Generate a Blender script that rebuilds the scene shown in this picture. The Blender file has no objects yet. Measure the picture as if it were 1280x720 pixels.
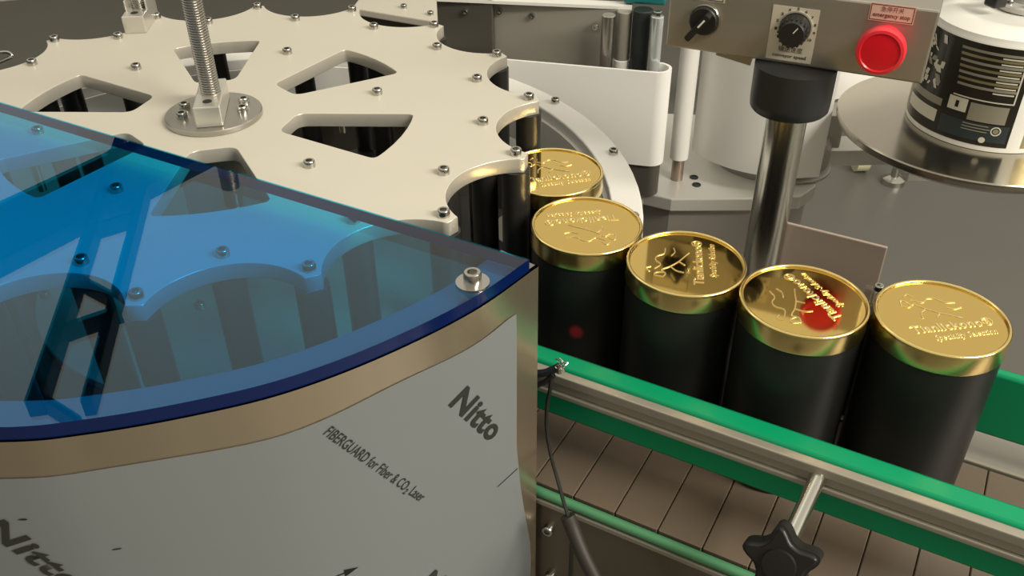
import bpy, bmesh, math, random
from mathutils import Vector, Matrix, noise
random.seed(4)
S = bpy.context.scene
C = S.collection
PI = math.pi

# ------------------------------------------------------------------ camera, light, exposure
cd = bpy.data.cameras.new('camera'); cam = bpy.data.objects.new('camera', cd); C.objects.link(cam)
cd.sensor_width = 36.0; cd.lens = 36.0 * 1156.6 / 1280.0; cd.clip_start = 0.02; cd.clip_end = 60
cam.location = (0, 0, 1.45)
cam.rotation_mode = 'QUATERNION'
cam.rotation_quaternion = (Matrix.Rotation(math.radians(90 - 35.374), 3, 'X') @ Matrix.Rotation(math.radians(-0.589), 3, 'Z')).to_quaternion()
S.camera = cam
S.view_settings.view_transform = 'Standard'; S.view_settings.look = 'None'
S.view_settings.gamma = 1.0; S.view_settings.use_curve_mapping = False
S.view_settings.exposure = 0.0
w = bpy.data.worlds.new('hall_air'); S.world = w; w.use_nodes = True
w.node_tree.nodes['Background'].inputs[0].default_value = (0.9, 0.86, 0.75, 1)
w.node_tree.nodes['Background'].inputs[1].default_value = 0.12
CEILING_GLOW = 0.66                      # even glow added to the whole unseen ceiling, lights hall and lids
WARM = (1.0, 0.925, 0.76)
FILL_LIGHTS = [((.3, 2.0, 3.30), 6.0, .5, 9, (1.0, .93, .78)), ((3.4, -1.0, 3.30), 4.0, .6, 360, (1.0, .93, .80))]   # fill lights added to brighten plate and film: place, length, width, watts, colour
for lp, ln, lw, pw, lc in FILL_LIGHTS:
    ld = bpy.data.lights.new('fill_light', 'AREA'); ld.shape = 'RECTANGLE'; ld.size = ln; ld.size_y = lw; ld.energy = pw; ld.color = lc
    lo = bpy.data.objects.new('fill_light', ld); C.objects.link(lo); lo.location = lp

# ------------------------------------------------------------------ materials
def L(h):
    h = h.lstrip('#'); r = []
    for i in (0, 2, 4):
        c = int(h[i:i+2], 16) / 255
        r.append(c / 12.92 if c <= .04045 else ((c + .055) / 1.055) ** 2.4)
    return (*r, 1)
def mat(name, col, rough=.5, metal=0.0, spec=.5, bump=0.0, bscale=60, var=0.0, vscale=8, coat=0.0, aniso=0.0, stretch=None):
    m = bpy.data.materials.new(name); m.use_nodes = True
    nt = m.node_tree; b = nt.nodes['Principled BSDF']
    if isinstance(col, str): col = L(col)
    b.inputs['Base Color'].default_value = col
    b.inputs['Roughness'].default_value = rough; b.inputs['Metallic'].default_value = metal
    b.inputs['Specular IOR Level'].default_value = spec; b.inputs['Coat Weight'].default_value = coat
    tc = nt.nodes.new('ShaderNodeTexCoord')
    src = tc.outputs['Object']
    if stretch:
        mp = nt.nodes.new('ShaderNodeMapping'); mp.inputs['Scale'].default_value = stretch
        nt.links.new(src, mp.inputs['Vector']); src = mp.outputs['Vector']
    if var > 0:
        n = nt.nodes.new('ShaderNodeTexNoise'); n.inputs['Scale'].default_value = vscale; n.inputs['Detail'].default_value = 4
        nt.links.new(src, n.inputs['Vector'])
        mx = nt.nodes.new('ShaderNodeMix'); mx.data_type = 'RGBA'; mx.blend_type = 'MULTIPLY'
        mx.inputs['Factor'].default_value = 1.0
        rp = nt.nodes.new('ShaderNodeValToRGB')
        rp.color_ramp.elements[0].position = .3; rp.color_ramp.elements[1].position = .7
        rp.color_ramp.elements[0].color = (1 - var, 1 - var, 1 - var, 1); rp.color_ramp.elements[1].color = (1, 1, 1, 1)
        nt.links.new(n.outputs['Fac'], rp.inputs['Fac'])
        mx.inputs['A'].default_value = col; nt.links.new(rp.outputs['Color'], mx.inputs['B'])
        nt.links.new(mx.outputs['Result'], b.inputs['Base Color'])
    if bump > 0:
        n2 = nt.nodes.new('ShaderNodeTexNoise'); n2.inputs['Scale'].default_value = bscale; n2.inputs['Detail'].default_value = 3
        nt.links.new(src, n2.inputs['Vector'])
        bp = nt.nodes.new('ShaderNodeBump'); bp.inputs['Strength'].default_value = bump; bp.inputs['Distance'].default_value = .002
        nt.links.new(n2.outputs['Fac'], bp.inputs['Height']); nt.links.new(bp.outputs['Normal'], b.inputs['Normal'])
    return m
def emit(name, col, s):
    m = bpy.data.materials.new(name); m.use_nodes = True; nt = m.node_tree; nt.nodes.clear()
    o = nt.nodes.new('ShaderNodeOutputMaterial'); e = nt.nodes.new('ShaderNodeEmission')
    e.inputs[0].default_value = (*col, 1); e.inputs[1].default_value = s
    nt.links.new(e.outputs[0], o.inputs[0]); return m
def acrylic(name, tint, rough=.0):
    m = bpy.data.materials.new(name); m.use_nodes = True; nt = m.node_tree; nt.nodes.clear()
    o = nt.nodes.new('ShaderNodeOutputMaterial'); t = nt.nodes.new('ShaderNodeBsdfTransparent'); g = nt.nodes.new('ShaderNodeBsdfGlossy')
    f = nt.nodes.new('ShaderNodeFresnel'); ge = nt.nodes.new('ShaderNodeNewGeometry'); mr = nt.nodes.new('ShaderNodeMapRange')
    mr.inputs['To Min'].default_value = 1.62; mr.inputs['To Max'].default_value = 1 / 1.62     # thin sheet: same reflectance on the way out
    nt.links.new(ge.outputs['Backfacing'], mr.inputs['Value']); nt.links.new(mr.outputs['Result'], f.inputs['IOR'])
    mx = nt.nodes.new('ShaderNodeMixShader')
    t.inputs[0].default_value = (*tint, 1); g.inputs['Roughness'].default_value = rough; g.inputs[0].default_value = (1, 1, 1, 1)
    nt.links.new(f.outputs[0], mx.inputs[0]); nt.links.new(t.outputs[0], mx.inputs[1]); nt.links.new(g.outputs[0], mx.inputs[2])
    nt.links.new(mx.outputs[0], o.inputs[0]); return m

M = dict(
    alu=mat('blasted_aluminium', (.62, .585, .50, 1), .42, 0, .35, bump=.05, bscale=900, var=.05, vscale=5),
    alu_edge=mat('machined_aluminium', (.70, .68, .62, 1), .32, .7),
    cut_edge=mat('cut_plate_edge', (.60, .57, .50, 1), .32, .45),
    gold_side=mat('gold_lid_side', (.84, .64, .27, 1), .24, 1.0),
    steel=mat('brushed_stainless', (.50, .48, .44, 1), .30, 1.0, var=.12, vscale=30, stretch=(1, 1, .06)),
    steel_h=mat('satin_stainless_face', (.46, .43, .375, 1), .36, .75, var=.1, vscale=40, stretch=(.05, .05, 1)),
    chrome=mat('polished_steel', (.60, .59, .54, 1), .22, 1.0),
    screw=mat('zinc_screw', (.55, .54, .50, 1), .22, 1.0),
    disk=mat('turned_steel', (.46, .44, .40, 1), .28, .9),
    hole=mat('dark_socket', (.02, .02, .02, 1), .6),
    black=mat('black_roller_plastic', (.020, .019, .018, 1), .32, 0, .4),
    can=mat('black_canister', (.012, .0125, .0120, 1), .40, 0, .42),
    gold=mat('polished_gold', (.86, .62, .20, 1), .055, 1.0, bump=.003, bscale=14),
    gold_rim=mat('gold_rim', (.95, .74, .30, 1), .16, 1.0),
    gold_text=mat('embossed_gold', (1.0, .84, .46, 1), .36, 1.0),
    green=mat('green_plastic', (.001, .27, .115, 1), .36, 0, .3),
    green_pale=mat('green_wear_strip', (.075, .25, .12, 1), .38, 0, .5),
    rail=mat('anodised_channel', (.40, .37, .31, 1), .40, .6),
    slat=mat('chain_plate', (.150, .114, .082, 1), .34, 0, .55, var=.1, vscale=20),
    cavity=mat('chain_underside', (.03, .026, .022, 1), .7),
    panel=mat('conveyor_stainless', (.22, .19, .145, 1), .36, .85, var=.08, vscale=6),
    film=mat('grey_protective_film', (.20, .216, .220, 1), .42, 0, .35, bump=.03, bscale=15, var=.04, vscale=4),
    ink=mat('film_ink', (.028, .030, .024, 1), .5),
    guard=mat('guard_stainless', (.64, .54, .40, 1), .25, .85, var=.30, vscale=9, stretch=(1, 1, .08)),
    white=mat('white_plastic', (.84, .83, .80, 1), .42, 0, .4),
    guide=mat('translucent_white_guide', (.78, .77, .73, 1), .38, 0, .4),
    greyp=mat('grey_machine_plate', (.36, .345, .30, 1), .40, .35),
    darkp=mat('dark_machine_plate', (.085, .078, .065, 1), .45, .2),
    basep=mat('light_base_plate', (.54, .53, .49, 1), .38, .25),
    bases=mat('base_cabinet', (.33, .31, .28, 1), .4, .4),
    teal=mat('teal_motor', (.01, .15, .16, 1), .4),
    darkrub=mat('dark_green_roller', (.02, .026, .026, 1), .5),
    clear=mat('satin_clear_roller', (.62, .66, .66, 1), .15, .6),
    collar=mat('black_collar', (.022, .024, .026, 1), .38, 0, .4),
    knob=mat('black_bakelite', (.014, .013, .012, 1), .42),
    red=mat('red_button', (.72, .006, .018, 1), .28, 0, .5),
    red2=mat('red_button_ring', (.80, .03, .05, 1), .3),
    paper=mat('cream_sticker', (.60, .55, .44, 1), .5),
    paperp=mat('pink_cream_sticker', (.70, .50, .40, 1), .5),
    print_dark=mat('sticker_print', (.05, .04, .03, 1), .6),
    print_red=mat('sticker_print_red', (.16, .03, .02, 1), .6),
    rim_white=mat('roll_edge_paper', (.80, .79, .74, 1), .28, 0, .5),
    lab_black=mat('label_black', (.022, .019, .014, 1), .22, 0, .5),
    lab_gold=mat('label_gold', (.42, .36, .20, 1), .25, .6),
    lab_grey=mat('label_grey', (.28, .26, .20, 1), .3),
    lab_teal=mat('label_slate', (.030, .040, .045, 1), .3),
    lab_cream=mat('label_cream', (.66, .63, .52, 1), .3),
    cable=mat('black_cable', (.012, .011, .010, 1), .45),
    sleeve=mat('black_cable_sleeve', (.030, .025, .020, 1), .55),
    floor=mat('grey_epoxy_floor', (.118, .115, .101, 1), .38, 0, .4, var=.10, vscale=1.2),
    wall=mat('hall_wall', (.33, .29, .235, 1), .8),
    beam=mat('dark_roof_steel', (.035, .035, .035, 1), .6),
    roof=emit('glowing_ceiling', WARM, CEILING_GLOW),
    blue=acrylic('blue_acrylic', (.12, .735, .995)),
    blue_edge=mat('blue_acrylic_edge', (.0025, .011, .075, 1), .12, 0, .5),
    clearp=acrylic('clear_plastic', (.90, .88, .84), .05),
)

# ------------------------------------------------------------------ helpers
BASE = {}
def link(o, parent=None):
    C.objects.link(o)
    if parent is not None: o.parent = parent
    BASE[o] = BASE.get(parent, Vector((0, 0, 0)))
    return o
def thing(name, label, cat, loc, group=None):
    o = bpy.data.objects.new(name, None); o.empty_display_size = .02; C.objects.link(o); o.location = loc
    o['label'] = label; o['category'] = cat
    if group: o['group'] = group
    BASE[o] = Vector(loc); return o
def finish(me, m, smooth=35):
    me.materials.append(M[m] if isinstance(m, str) else m)
    if smooth:
        for p in me.polygons: p.use_smooth = True
        me.set_sharp_from_angle(angle=math.radians(smooth))
def obj(name, bm, m, parent=None, label=None, smooth=35, bevel=0, seg=2):
    me = bpy.data.meshes.new(name)
    b = BASE.get(parent, Vector((0, 0, 0)))
    if b.length: bmesh.ops.translate(bm, verts=bm.verts, vec=-b)
    bm.to_mesh(me); bm.free(); finish(me, m, smooth)
    o = bpy.data.objects.new(name, me); link(o, parent)
    if label: o['label'] = label
    if bevel:
        md = o.modifiers.new('bevel', 'BEVEL'); md.width = bevel; md.segments = seg; md.limit_method = 'ANGLE'; md.angle_limit = math.radians(40)
    return o
def inst(name, me, parent, loc, rot=None):
    o = bpy.data.objects.new(name, me); link(o, parent); o.location = Vector(loc) - BASE[parent]
    if rot is not None: o.rotation_euler = rot
    return o
def tag(o, label, cat, group=None):
    o['label'] = label; o['category'] = cat
    if group: o['group'] = group
    return o
def BM(): return bmesh.new()
def box(bm, c, s, R=None):
    r = bmesh.ops.create_cube(bm, size=1); vs = r['verts']
    bmesh.ops.scale(bm, vec=s, verts=vs)
    if R is not None: bmesh.ops.rotate(bm, cent=(0, 0, 0), matrix=R, verts=vs)
    bmesh.ops.translate(bm, vec=c, verts=vs); return vs
def cyl(bm, p0, p1, r0, r1=None, n=24, cap=True):
    p0 = Vector(p0); p1 = Vector(p1); r1 = r0 if r1 is None else r1
    d = p1 - p0
    q = Vector((0, 0, 1)).rotation_difference(d.normalized()).to_matrix().to_4x4()
    bmesh.ops.create_cone(bm, cap_ends=cap, cap_tris=False, segments=n, radius1=r0, radius2=r1, depth=d.length, matrix=Matrix.Translation((p0 + p1) / 2) @ q)
def lathe(bm, prof, c=(0, 0, 0), n=48, closed=False, R=None):
    """profile of (r, z) turned about z; R turns it afterwards"""
    rows = []
    for r, z in prof:
        if r < 1e-7: rows.append([bm.verts.new((0, 0, z))])
        else: rows.append([bm.verts.new((r * math.cos(2*PI*i/n), r * math.sin(2*PI*i/n), z)) for i in range(n)])
    pr = list(zip(rows[:-1], rows[1:]))
    if closed: pr.append((rows[-1], rows[0]))
    for a, b in pr:
        for i in range(n):
            j = (i + 1) % n
            v = [a[i % len(a)], a[j % len(a)], b[j % len(b)], b[i % len(b)]]
            u = []
            for x in v:
                if x not in u: u.append(x)
            if len(u) > 2: bm.faces.new(u)
    vs = [v for r in rows for v in r]
    if R is not None: bmesh.ops.rotate(bm, cent=(0, 0, 0), matrix=R, verts=vs)
    bmesh.ops.translate(bm, vec=c, verts=vs)
    bmesh.ops.recalc_face_normals(bm, faces=bm.faces)
def prism(bm, pts, z0, z1):
    a = [bm.verts.new((x, y, z0)) for x, y in pts]; b = [bm.verts.new((x, y, z1)) for x, y in pts]
    n = len(pts)
    bm.faces.new(a[::-1]); bm.faces.new(b)
    for i in range(n): bm.faces.new((a[i], a[(i+1) % n], b[(i+1) % n], b[i]))
    bmesh.ops.recalc_face_normals(bm, faces=bm.faces)
def cat_path(P, n=8):
    P = [Vector(p) for p in P]; P = [2*P[0]-P[1]] + P + [2*P[-1]-P[-2]]; o = []
    for i in range(1, len(P) - 2):
        p0, p1, p2, p3 = P[i-1:i+3]
        for k in range(n):
            t = k / n
            o.append(.5*((2*p1) + (p2-p0)*t + (2*p0-5*p1+4*p2-p3)*t*t + (3*p1-p0-3*p2+p3)*t**3))
    o.append(P[-2].copy()); return o
def tube(bm, pts, r, n=8, caps=True):
    pts = [Vector(p) for p in pts]; rows = []
    up = Vector((0, 0, 1)); t0 = (pts[1]-pts[0]).normalized()
    nrm = up.cross(t0)
    if nrm.length < 1e-3: nrm = Vector((1, 0, 0)).cross(t0)
    nrm.normalize()
    for i, p in enumerate(pts):
        t = (pts[min(i+1, len(pts)-1)] - pts[max(i-1, 0)]).normalized()
        nrm = (nrm - t * nrm.dot(t)).normalized(); bn = t.cross(nrm)
        rr = r[i] if isinstance(r, (list, tuple)) else r
        rows.append([bm.verts.new(p + rr*(math.cos(2*PI*k/n)*nrm + math.sin(2*PI*k/n)*bn)) for k in range(n)])
    for a, b in zip(rows[:-1], rows[1:]):
        for k in range(n): bm.faces.new((a[k], a[(k+1) % n], b[(k+1) % n], b[k]))
    if caps: bm.faces.new(rows[0][::-1]); bm.faces.new(rows[-1])
    bmesh.ops.recalc_face_normals(bm, faces=bm.faces)
def wall_strip(bm, path, z0, z1, t):
    """vertical sheet along a plan path; t = thickness, offset to the inner (+) side"""
    n = len(path); off = []
    for i, p in enumerate(path):
        d = (path[min(i+1, n-1)] - path[max(i-1, 0)]).normalized(); off.append(p + Vector((d.y, -d.x)) * t)
    def row(ps, z): return [bm.verts.new((p.x, p.y, z)) for p in ps]
    a, b, c, d = row(path, z0), row(path, z1), row(off, z1), row(off, z0)
    for i in range(n-1):
        for q, r in ((a, b), (b, c), (c, d), (d, a)):
            bm.faces.new((q[i], q[i+1], r[i+1], r[i]))
    bm.faces.new((a[0], b[0], c[0], d[0])); bm.faces.new((a[-1], b[-1], c[-1], d[-1]))
    bmesh.ops.recalc_face_normals(bm, faces=bm.faces)
def ring_sector(bm, c, r0, r1, a0, a1, z0, z1, n=40):
    A = [math.radians(a0 + (a1-a0)*i/n) for i in range(n+1)]
    prism(bm, [(c[0]+r1*math.cos(a), c[1]+r1*math.sin(a)) for a in A] + [(c[0]+r0*math.cos(a), c[1]+r0*math.sin(a)) for a in A[::-1]], z0, z1)
def loops_mesh(loops, z0, z1):
    """flat plate with holes: first loop outer, the others holes (filled by Blender's 2D curve fill)"""
    cu = bpy.data.curves.new('outline', 'CURVE'); cu.dimensions = '2D'; cu.fill_mode = 'BOTH'; cu.bevel_depth = .0007; cu.bevel_resolution = 1; cu.extrude = (z1 - z0) / 2 - .0007
    for lp in loops:
        sp = cu.splines.new('POLY'); sp.points.add(len(lp) - 1); sp.use_cyclic_u = True
        for p, q in zip(sp.points, lp): p.co = (q[0], q[1], 0, 1)
    o = bpy.data.objects.new('outline', cu); C.objects.link(o)
    dg = bpy.context.evaluated_depsgraph_get(); me = bpy.data.meshes.new_from_object(o.evaluated_get(dg))
    bm = BM(); bm.from_mesh(me); bmesh.ops.remove_doubles(bm, verts=bm.verts, dist=1e-6)
    bmesh.ops.translate(bm, vec=(0, 0, (z0 + z1) / 2), verts=bm.verts)
    bpy.data.objects.remove(o); bpy.data.curves.remove(cu); bpy.data.meshes.remove(me)
    return bm
def text_bm(s, width, extrude=0.0, shear=0.0, bold=0.0, size_h=None, center=True):
    """lettering as a flat or raised mesh in the XY plane, scaled to the given width (and height)"""
    cu = bpy.data.curves.new('letters', 'FONT'); cu.body = s; cu.size = 1; cu.shear = shear; cu.offset = bold; cu.space_character = 1.0 + 2.2*bold; cu.extrude = .02 if extrude else 0; cu.resolution_u = 3
    o = bpy.data.objects.new('letters', cu); C.objects.link(o)
    bpy.context.view_layer.update()
    dg = bpy.context.evaluated_depsgraph_get(); me = bpy.data.meshes.new_from_object(o.evaluated_get(dg))
    bm = BM(); bm.from_mesh(me)
    bpy.data.objects.remove(o); bpy.data.curves.remove(cu); bpy.data.meshes.remove(me)
    xs = [v.co.x for v in bm.verts]; ys = [v.co.y for v in bm.verts]
    x0, x1, y0, y1 = min(xs), max(xs), min(ys), max(ys)
    k = width / (x1 - x0); ky = (size_h / (y1 - y0)) if size_h else k
    for v in bm.verts:
        v.co.x = (v.co.x - ((x0 + x1)/2 if center else x0)) * k; v.co.y = (v.co.y - ((y0 + y1)/2 if center else 0)) * ky
        v.co.z = (v.co.z / .02 * extrude) if extrude else 0
    return bm
def xform(bm, mtx): bmesh.ops.transform(bm, matrix=mtx, verts=bm.verts); return bm
def rounded(poly, r, n=4):
    out = []; m = len(poly)
    for i in range(m):
        p = Vector(poly[i]); a = (Vector(poly[i-1]) - p); b = (Vector(poly[(i+1) % m]) - p)
        k = min(r, a.length*.49, b.length*.49)
        s = p + a.normalized()*k; e = p + b.normalized()*k
        for j in range(n+1):
            t = j/n; out.append((s*(1-t)**2 + p*2*t*(1-t) + e*t*t))
    return [(q.x, q.y) for q in out]

# the conveyor's own axes: u along the belt (to the right), v across it (away from the lens)
AU = math.radians(-29.3)
Ux, Uy = math.cos(AU), math.sin(AU)
def uv(u, v, z=None):
    x, y = u*Ux - v*Uy, u*Uy + v*Ux
    return Vector((x, y)) if z is None else Vector((x, y, z))
RU = Matrix.Rotation(AU, 3, 'Z')
def ubox(bm, u0, u1, v0, v1, z0, z1):
    c = uv((u0+u1)/2, (v0+v1)/2, (z0+z1)/2); return box(bm, c, (u1-u0, v1-v0, z1-z0), RU)

# socket cap screw with a hex recess, its seat at z = 0
def screw_mesh(r=.0052, h=.006, washer=False):
    bm = BM(); z = 0
    if washer:
        lathe(bm, [(0, 0), (.0115, 0), (.0115, .0016), (.006, .0018), (0, .0018)], n=24); z = .0018
    lathe(bm, [(0, z), (r, z), (r, z+h*.85), (r*.88, z+h), (r*.56, z+h)], n=16)
    lathe(bm, [(r*.56, z+h), (r*.54, z+h*.45), (0, z+h*.45)], n=6)
    me = bpy.data.meshes.new('screw'); bm.to_mesh(me); bm.free(); finish(me, 'screw', 40)
    return me
SCREW = screw_mesh(); SCREW_S = screw_mesh(.0042, .0045); SCREW_W = screw_mesh(.0062, .0075, True)

# ------------------------------------------------------------------ the hall
bm = BM(); box(bm, (.5, 2.5, -.05), (16, 14, .1)); o = obj('floor', bm, 'floor', smooth=0); o['kind'] = 'structure'; o['label'] = 'grey epoxy hall floor'
for nm, c, s in (('wall_far', (.5, 9.55, 1.7), (16, .1, 3.4)), ('wall_near', (.5, -4.55, 1.7), (16, .1, 3.4)), ('wall_left', (-7.55, 2.5, 1.7), (.1, 14.2, 3.4)), ('wall_right', (8.55, 2.5, 1.7), (.1, 14.2, 3.4))):
    bm = BM(); box(bm, c, s); o = obj(nm, bm, 'wall', smooth=0); o['kind'] = 'structure'
bm = BM(); box(bm, (.5, 2.5, 3.45), (16, 14, .1)); o = obj('ceiling', bm, 'roof', smooth=0); o['kind'] = 'structure'
roof = o
BEAMS = [((-3.6, 2.84), (-1.83, 5.54), .56), ((-2.45, 5.3), (-1.98, 2.85), .065), ((-2.22, 5.3), (-1.76, 2.85), .045)]
for i in range(6):                                   # rungs and braces of the truss
    k = i / 5; x = -2.45 + .47*k; y = 5.1 - 2.2*k
    BEAMS.append(((x, y), (x + .23, y + .16*(-1)**i), .03))
for p, q, wd in BEAMS:
    p = Vector(p); q = Vector(q); d = q - p; bm = BM()
    box(bm, ((p.x+q.x)/2, (p.y+q.y)/2, 3.35), (d.length, wd, .09), Matrix.Rotation(math.atan2(d.y, d.x), 3, 'Z'))
    obj('roof_beam', bm, 'beam', roof, smooth=0)

# ------------------------------------------------------------------ conveyor
cv = thing('conveyor', 'long slat-chain conveyor with brown plates and a pale green edge strip', 'conveyor', uv(.3, .6, 0))
bm = BM(); box(bm, (0, 0, 0), (.0373, .1995, .006)); bmesh.ops.bevel(bm, geom=[e for e in bm.edges], offset=.0008, segments=1, affect='EDGES')
SL = bpy.data.meshes.new('slat'); bm.to_mesh(SL); bm.free(); finish(SL, 'slat', 30)
k0 = -.0101
for i in range(-9, 34):
    inst('slat', SL, cv, uv(k0 + .0381*i, .5945, .847), (0, 0, AU))
bm = BM(); ubox(bm, -.40, 1.34, .496, .693, .80, .8425); obj('chain_bed', bm, 'cavity', cv, smooth=0)
bm = BM(); ubox(bm, -.40, 1.34, .6955, .7005, .80, .852); obj('edge_lip', bm, 'rail', cv, smooth=0, bevel=.001)
bm = BM(); ubox(bm, -.40, 1.34, .7005, .752, .70, .850); obj('side_beam', bm, 'bases', cv, smooth=0, bevel=.002)
bm = BM(); cyl(bm, uv(-.40, .4885, .846), uv(1.34, .4885, .846), .0044, n=16); obj('wear_strip', bm, 'green_pale', cv, 'pale green edge strip along the chain')
bm = BM(); ubox(bm, -.40, 1.34, .4828, .4948, .8375, .8415); obj('strip_seat', bm, 'rail', cv, smooth=0)
bm = BM(); ubox(bm, -.40, 1.34, .4855, .4945, .62, .8375); obj('side_panel', bm, 'panel', cv, smooth=0, bevel=.001)
bm = BM(); ubox(bm, -.2165, -.214, .4835, .486, .62, .835); obj('panel_seam', bm, 'cavity', cv, smooth=0)
for u_, z_ in ((-.237, .809), (-.234, .746)):
    b = inst('bolt', SCREW, cv, uv(u_, .4855, z_)); b.rotation_euler = (PI/2, 0, AU)
for uu in (-.3, 1.2):
    for vv in (.53, .71):
        bm = BM(); ubox(bm, uu-.02, uu+.02, vv-.02, vv+.02, 0, .72); obj('leg', bm, 'panel', cv, smooth=0)

# near guide rail (green plastic strip, aluminium channel, clamp rod with star knob)
gr = thing('guide_rail', 'green guide rail with grey channel and star knob, nearer side of the belt', 'guide rail', uv(.3, .54, .9))
def green_strip(u0, u1, v0, v1, z0, z1):
    bm = BM(); ubox(bm, u0, u1, v0, v1, z0, z1); return bm
U0 = -.325
obj('green_strip', green_strip(U0, 1.3, .534, .554, .8930, .949), 'green', gr, 'green plastic strip', bevel=.003)
bm = BM()
ubox(bm, U0, 1.3, .526, .5345, .9375, .9465); ubox(bm, U0, 1.3, .529, .5345, .9275, .9375); ubox(bm, U0, 1.3, .526, .5345, .9225, .9275)
obj('channel', bm, 'rail', gr, 'grooved grey aluminium channel', smooth=0, bevel=.0012)
p0 = uv(-.0368, .527, .9354); p1 = uv(-.0404, .468, .9263)
bm = BM(); cyl(bm, p0, p1, .0062, n=20); obj('clamp_rod', bm, 'chrome', gr, 'polished clamp rod')
bm = BM()
d = (p1 - p0).normalized()
R = Vector((0, 0, 1)).rotation_difference(d).to_matrix()
pts = []
for i in range(60):
    a = 2*PI*i/60 + .35
    pts.append(((.0185 + .0095*(0.5+0.5*math.cos(5*a))**1.6)*math.cos(a), (.0185 + .0095*(0.5+0.5*math.cos(5*a))**1.6)*math.sin(a)))
tilt = (d*.85 + Vector((0, 0, .50))).normalized()
Rk = Vector((0, 0, 1)).rotation_difference(tilt).to_matrix()
prism(bm, pts, -.008, .010)
bmesh.ops.bevel(bm, geom=[e for e in bm.edges if abs(e.verts[0].co.z - e.verts[1].co.z) < 1e-5], offset=.003, segments=3, affect='EDGES')
lathe(bm, [(.012, .0102), (.0115, .0125), (0, .0132)], n=24)
lathe(bm, [(.011, -.008), (.010, -.020), (0, -.020)], n=24)
xform(bm, Matrix.Translation(p1 + d*.010 + Vector((-.001, -.003, -.006))) @ Rk.to_4x4())
kn = obj('star_knob', bm, 'knob', gr, 'black five-lobed star knob', 50)

# far guide rail behind the canisters
fr = thing('guide_rail', 'tall green guide rail behind the rightmost canister, far side of the belt', 'guide rail', uv(.4, .71, .9))
obj('green_strip', green_strip(.002, 1.3, .7005, .712, .881, .946), 'green', fr, bevel=.003)
bm = BM(); ubox(bm, .002, 1.3, .712, .722, .89, .937); obj('channel', bm, 'rail', fr, smooth=0, bevel=.001)
bm = BM(); ubox(bm, -.085, .0015, .7012, .722, .853, .968); obj('end_block', bm, 'knob', fr, 'dark end block between two canisters', smooth=0, bevel=.001)
bm = BM()
ubox(bm, .25-.012, .25+.012, .722, .74, .851, .93)
obj('bracket', bm, 'rail', fr, smooth=0)
bm = BM(); ubox(bm, -.046, -.034, .712, .730, .935, .985); ubox(bm, -.052, -.030, .708, .716, .972, .990)
obj('end_clip', bm, 'clearp', fr, 'small clear plastic end clip', bevel=.002)
b = inst('clip_screw', SCREW_S, fr, uv(-.041, .711, .990))

# stainless upright plate beyond the canisters
bm = BM(); ubox(bm, -.16, -.0516, .858, .862, .70, .945)
o = obj('splash_plate', bm, mat('pinkish_stainless', (.50, .41, .35, 1), .25, .5), None, smooth=0, bevel=.001)
o.name = 'splash_plate'
pl = thing('splash_plate', 'upright pinkish stainless plate behind the canister with the red reflection', 'plate', uv(-.11, .86, .70))
o.name = 'sheet'; o.parent = pl; o.location = -BASE[pl]; pl.name = 'splash_plate'
bm = BM(); ubox(bm, -.14, -.0516, .7525, .858, .70, .71); obj('foot_flange', bm, 'bases', pl, smooth=0)

# ------------------------------------------------------------------ canisters
H_TOP = 1.022
def smooth_prof(): pass
bm = BM()
lathe(bm, [(0, 0), (.0455, 0), (.0480, .0015), (.0487, .005), (.0487, .150), (.0482, .158), (0, .158)], n=72)
CAN = bpy.data.meshes.new('body'); bm.to_mesh(CAN); bm.free(); finish(CAN, 'can', 50)
bm = BM()
lathe(bm, [(.0488, .1545), (.0496, .1542), (.0498, .1550), (.0484, .1690), (.0482, .1702)], n=96)
lathe(bm, [(.0466, .1706), (.0465, .1698)], n=96)
lathe(bm, [(.0465, .1698), (0, .1698)], n=96)
LID = bpy.data.meshes.new('lid'); bm.to_mesh(LID); bm.free(); finish(LID, 'gold', 45); LID.materials.append(M['gold_side'])
for p in LID.polygons:
    if abs(p.normal.z) < .7: p.material_index = 1
bm = BM()
lathe(bm, [(.0480 + .0017*math.cos(a), .1702 + .0017*math.sin(a)) for a in [PI*2*k/10 for k in range(10)]], n=96, closed=True)
RIM = bpy.data.meshes.new('rim_bead'); bm.to_mesh(RIM); bm.free(); finish(RIM, 'gold_rim', 60)
# raised lettering and the running-figure line emblem on a lid (x along the text)
tb = text_bm('Tianlickono\u00ae', .066, .0005, 0, .010, .0092); xform(tb, Matrix.Translation((.003, -.0095, .1698)))
TXT = bpy.data.meshes.new('title'); tb.to_mesh(TXT); tb.free(); finish(TXT, 'gold_text', 40)
tb = text_bm('Speciality Selection', .050, .0004, .35, .006, .0075); xform(tb, Matrix.Translation((.007, -.0225, .1698)))
TX2 = bpy.data.meshes.new('script_line'); tb.to_mesh(TX2); tb.free(); finish(TX2, 'gold_text', 40)
bm = BM()
def stroke(pts, r=.0008): tube(bm, [Vector((x, y, .1699)) for x, y in (p.to_2d() for p in cat_path([Vector((a, b, 0)) for a, b in pts], 5))], r*.75, 6)
stroke([(-.022, .019), (-.017, .017), (-.012, .020), (-.006, .013), (.002, .006), (.010, .001), (.016, -.003)])
stroke([(-.022, .019), (-.020, .026), (-.016, .024), (-.015, .018)])
stroke([(-.015, .030), (-.011, .033), (-.008, .029)])
stroke([(-.011, .026), (-.004, .021), (.002, .025), (.008, .024), (.013, .018), (.021, .017)])
stroke([(-.006, .013), (-.012, .008), (-.014, .002)]); stroke([(.002, .006), (-.003, .001)])
stroke([(.010, .012), (.016, .009), (.022, .010)])
EMB = bpy.data.meshes.new('emblem'); bm.to_mesh(EMB); bm.free(); finish(EMB, 'gold_text', 60)
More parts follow.
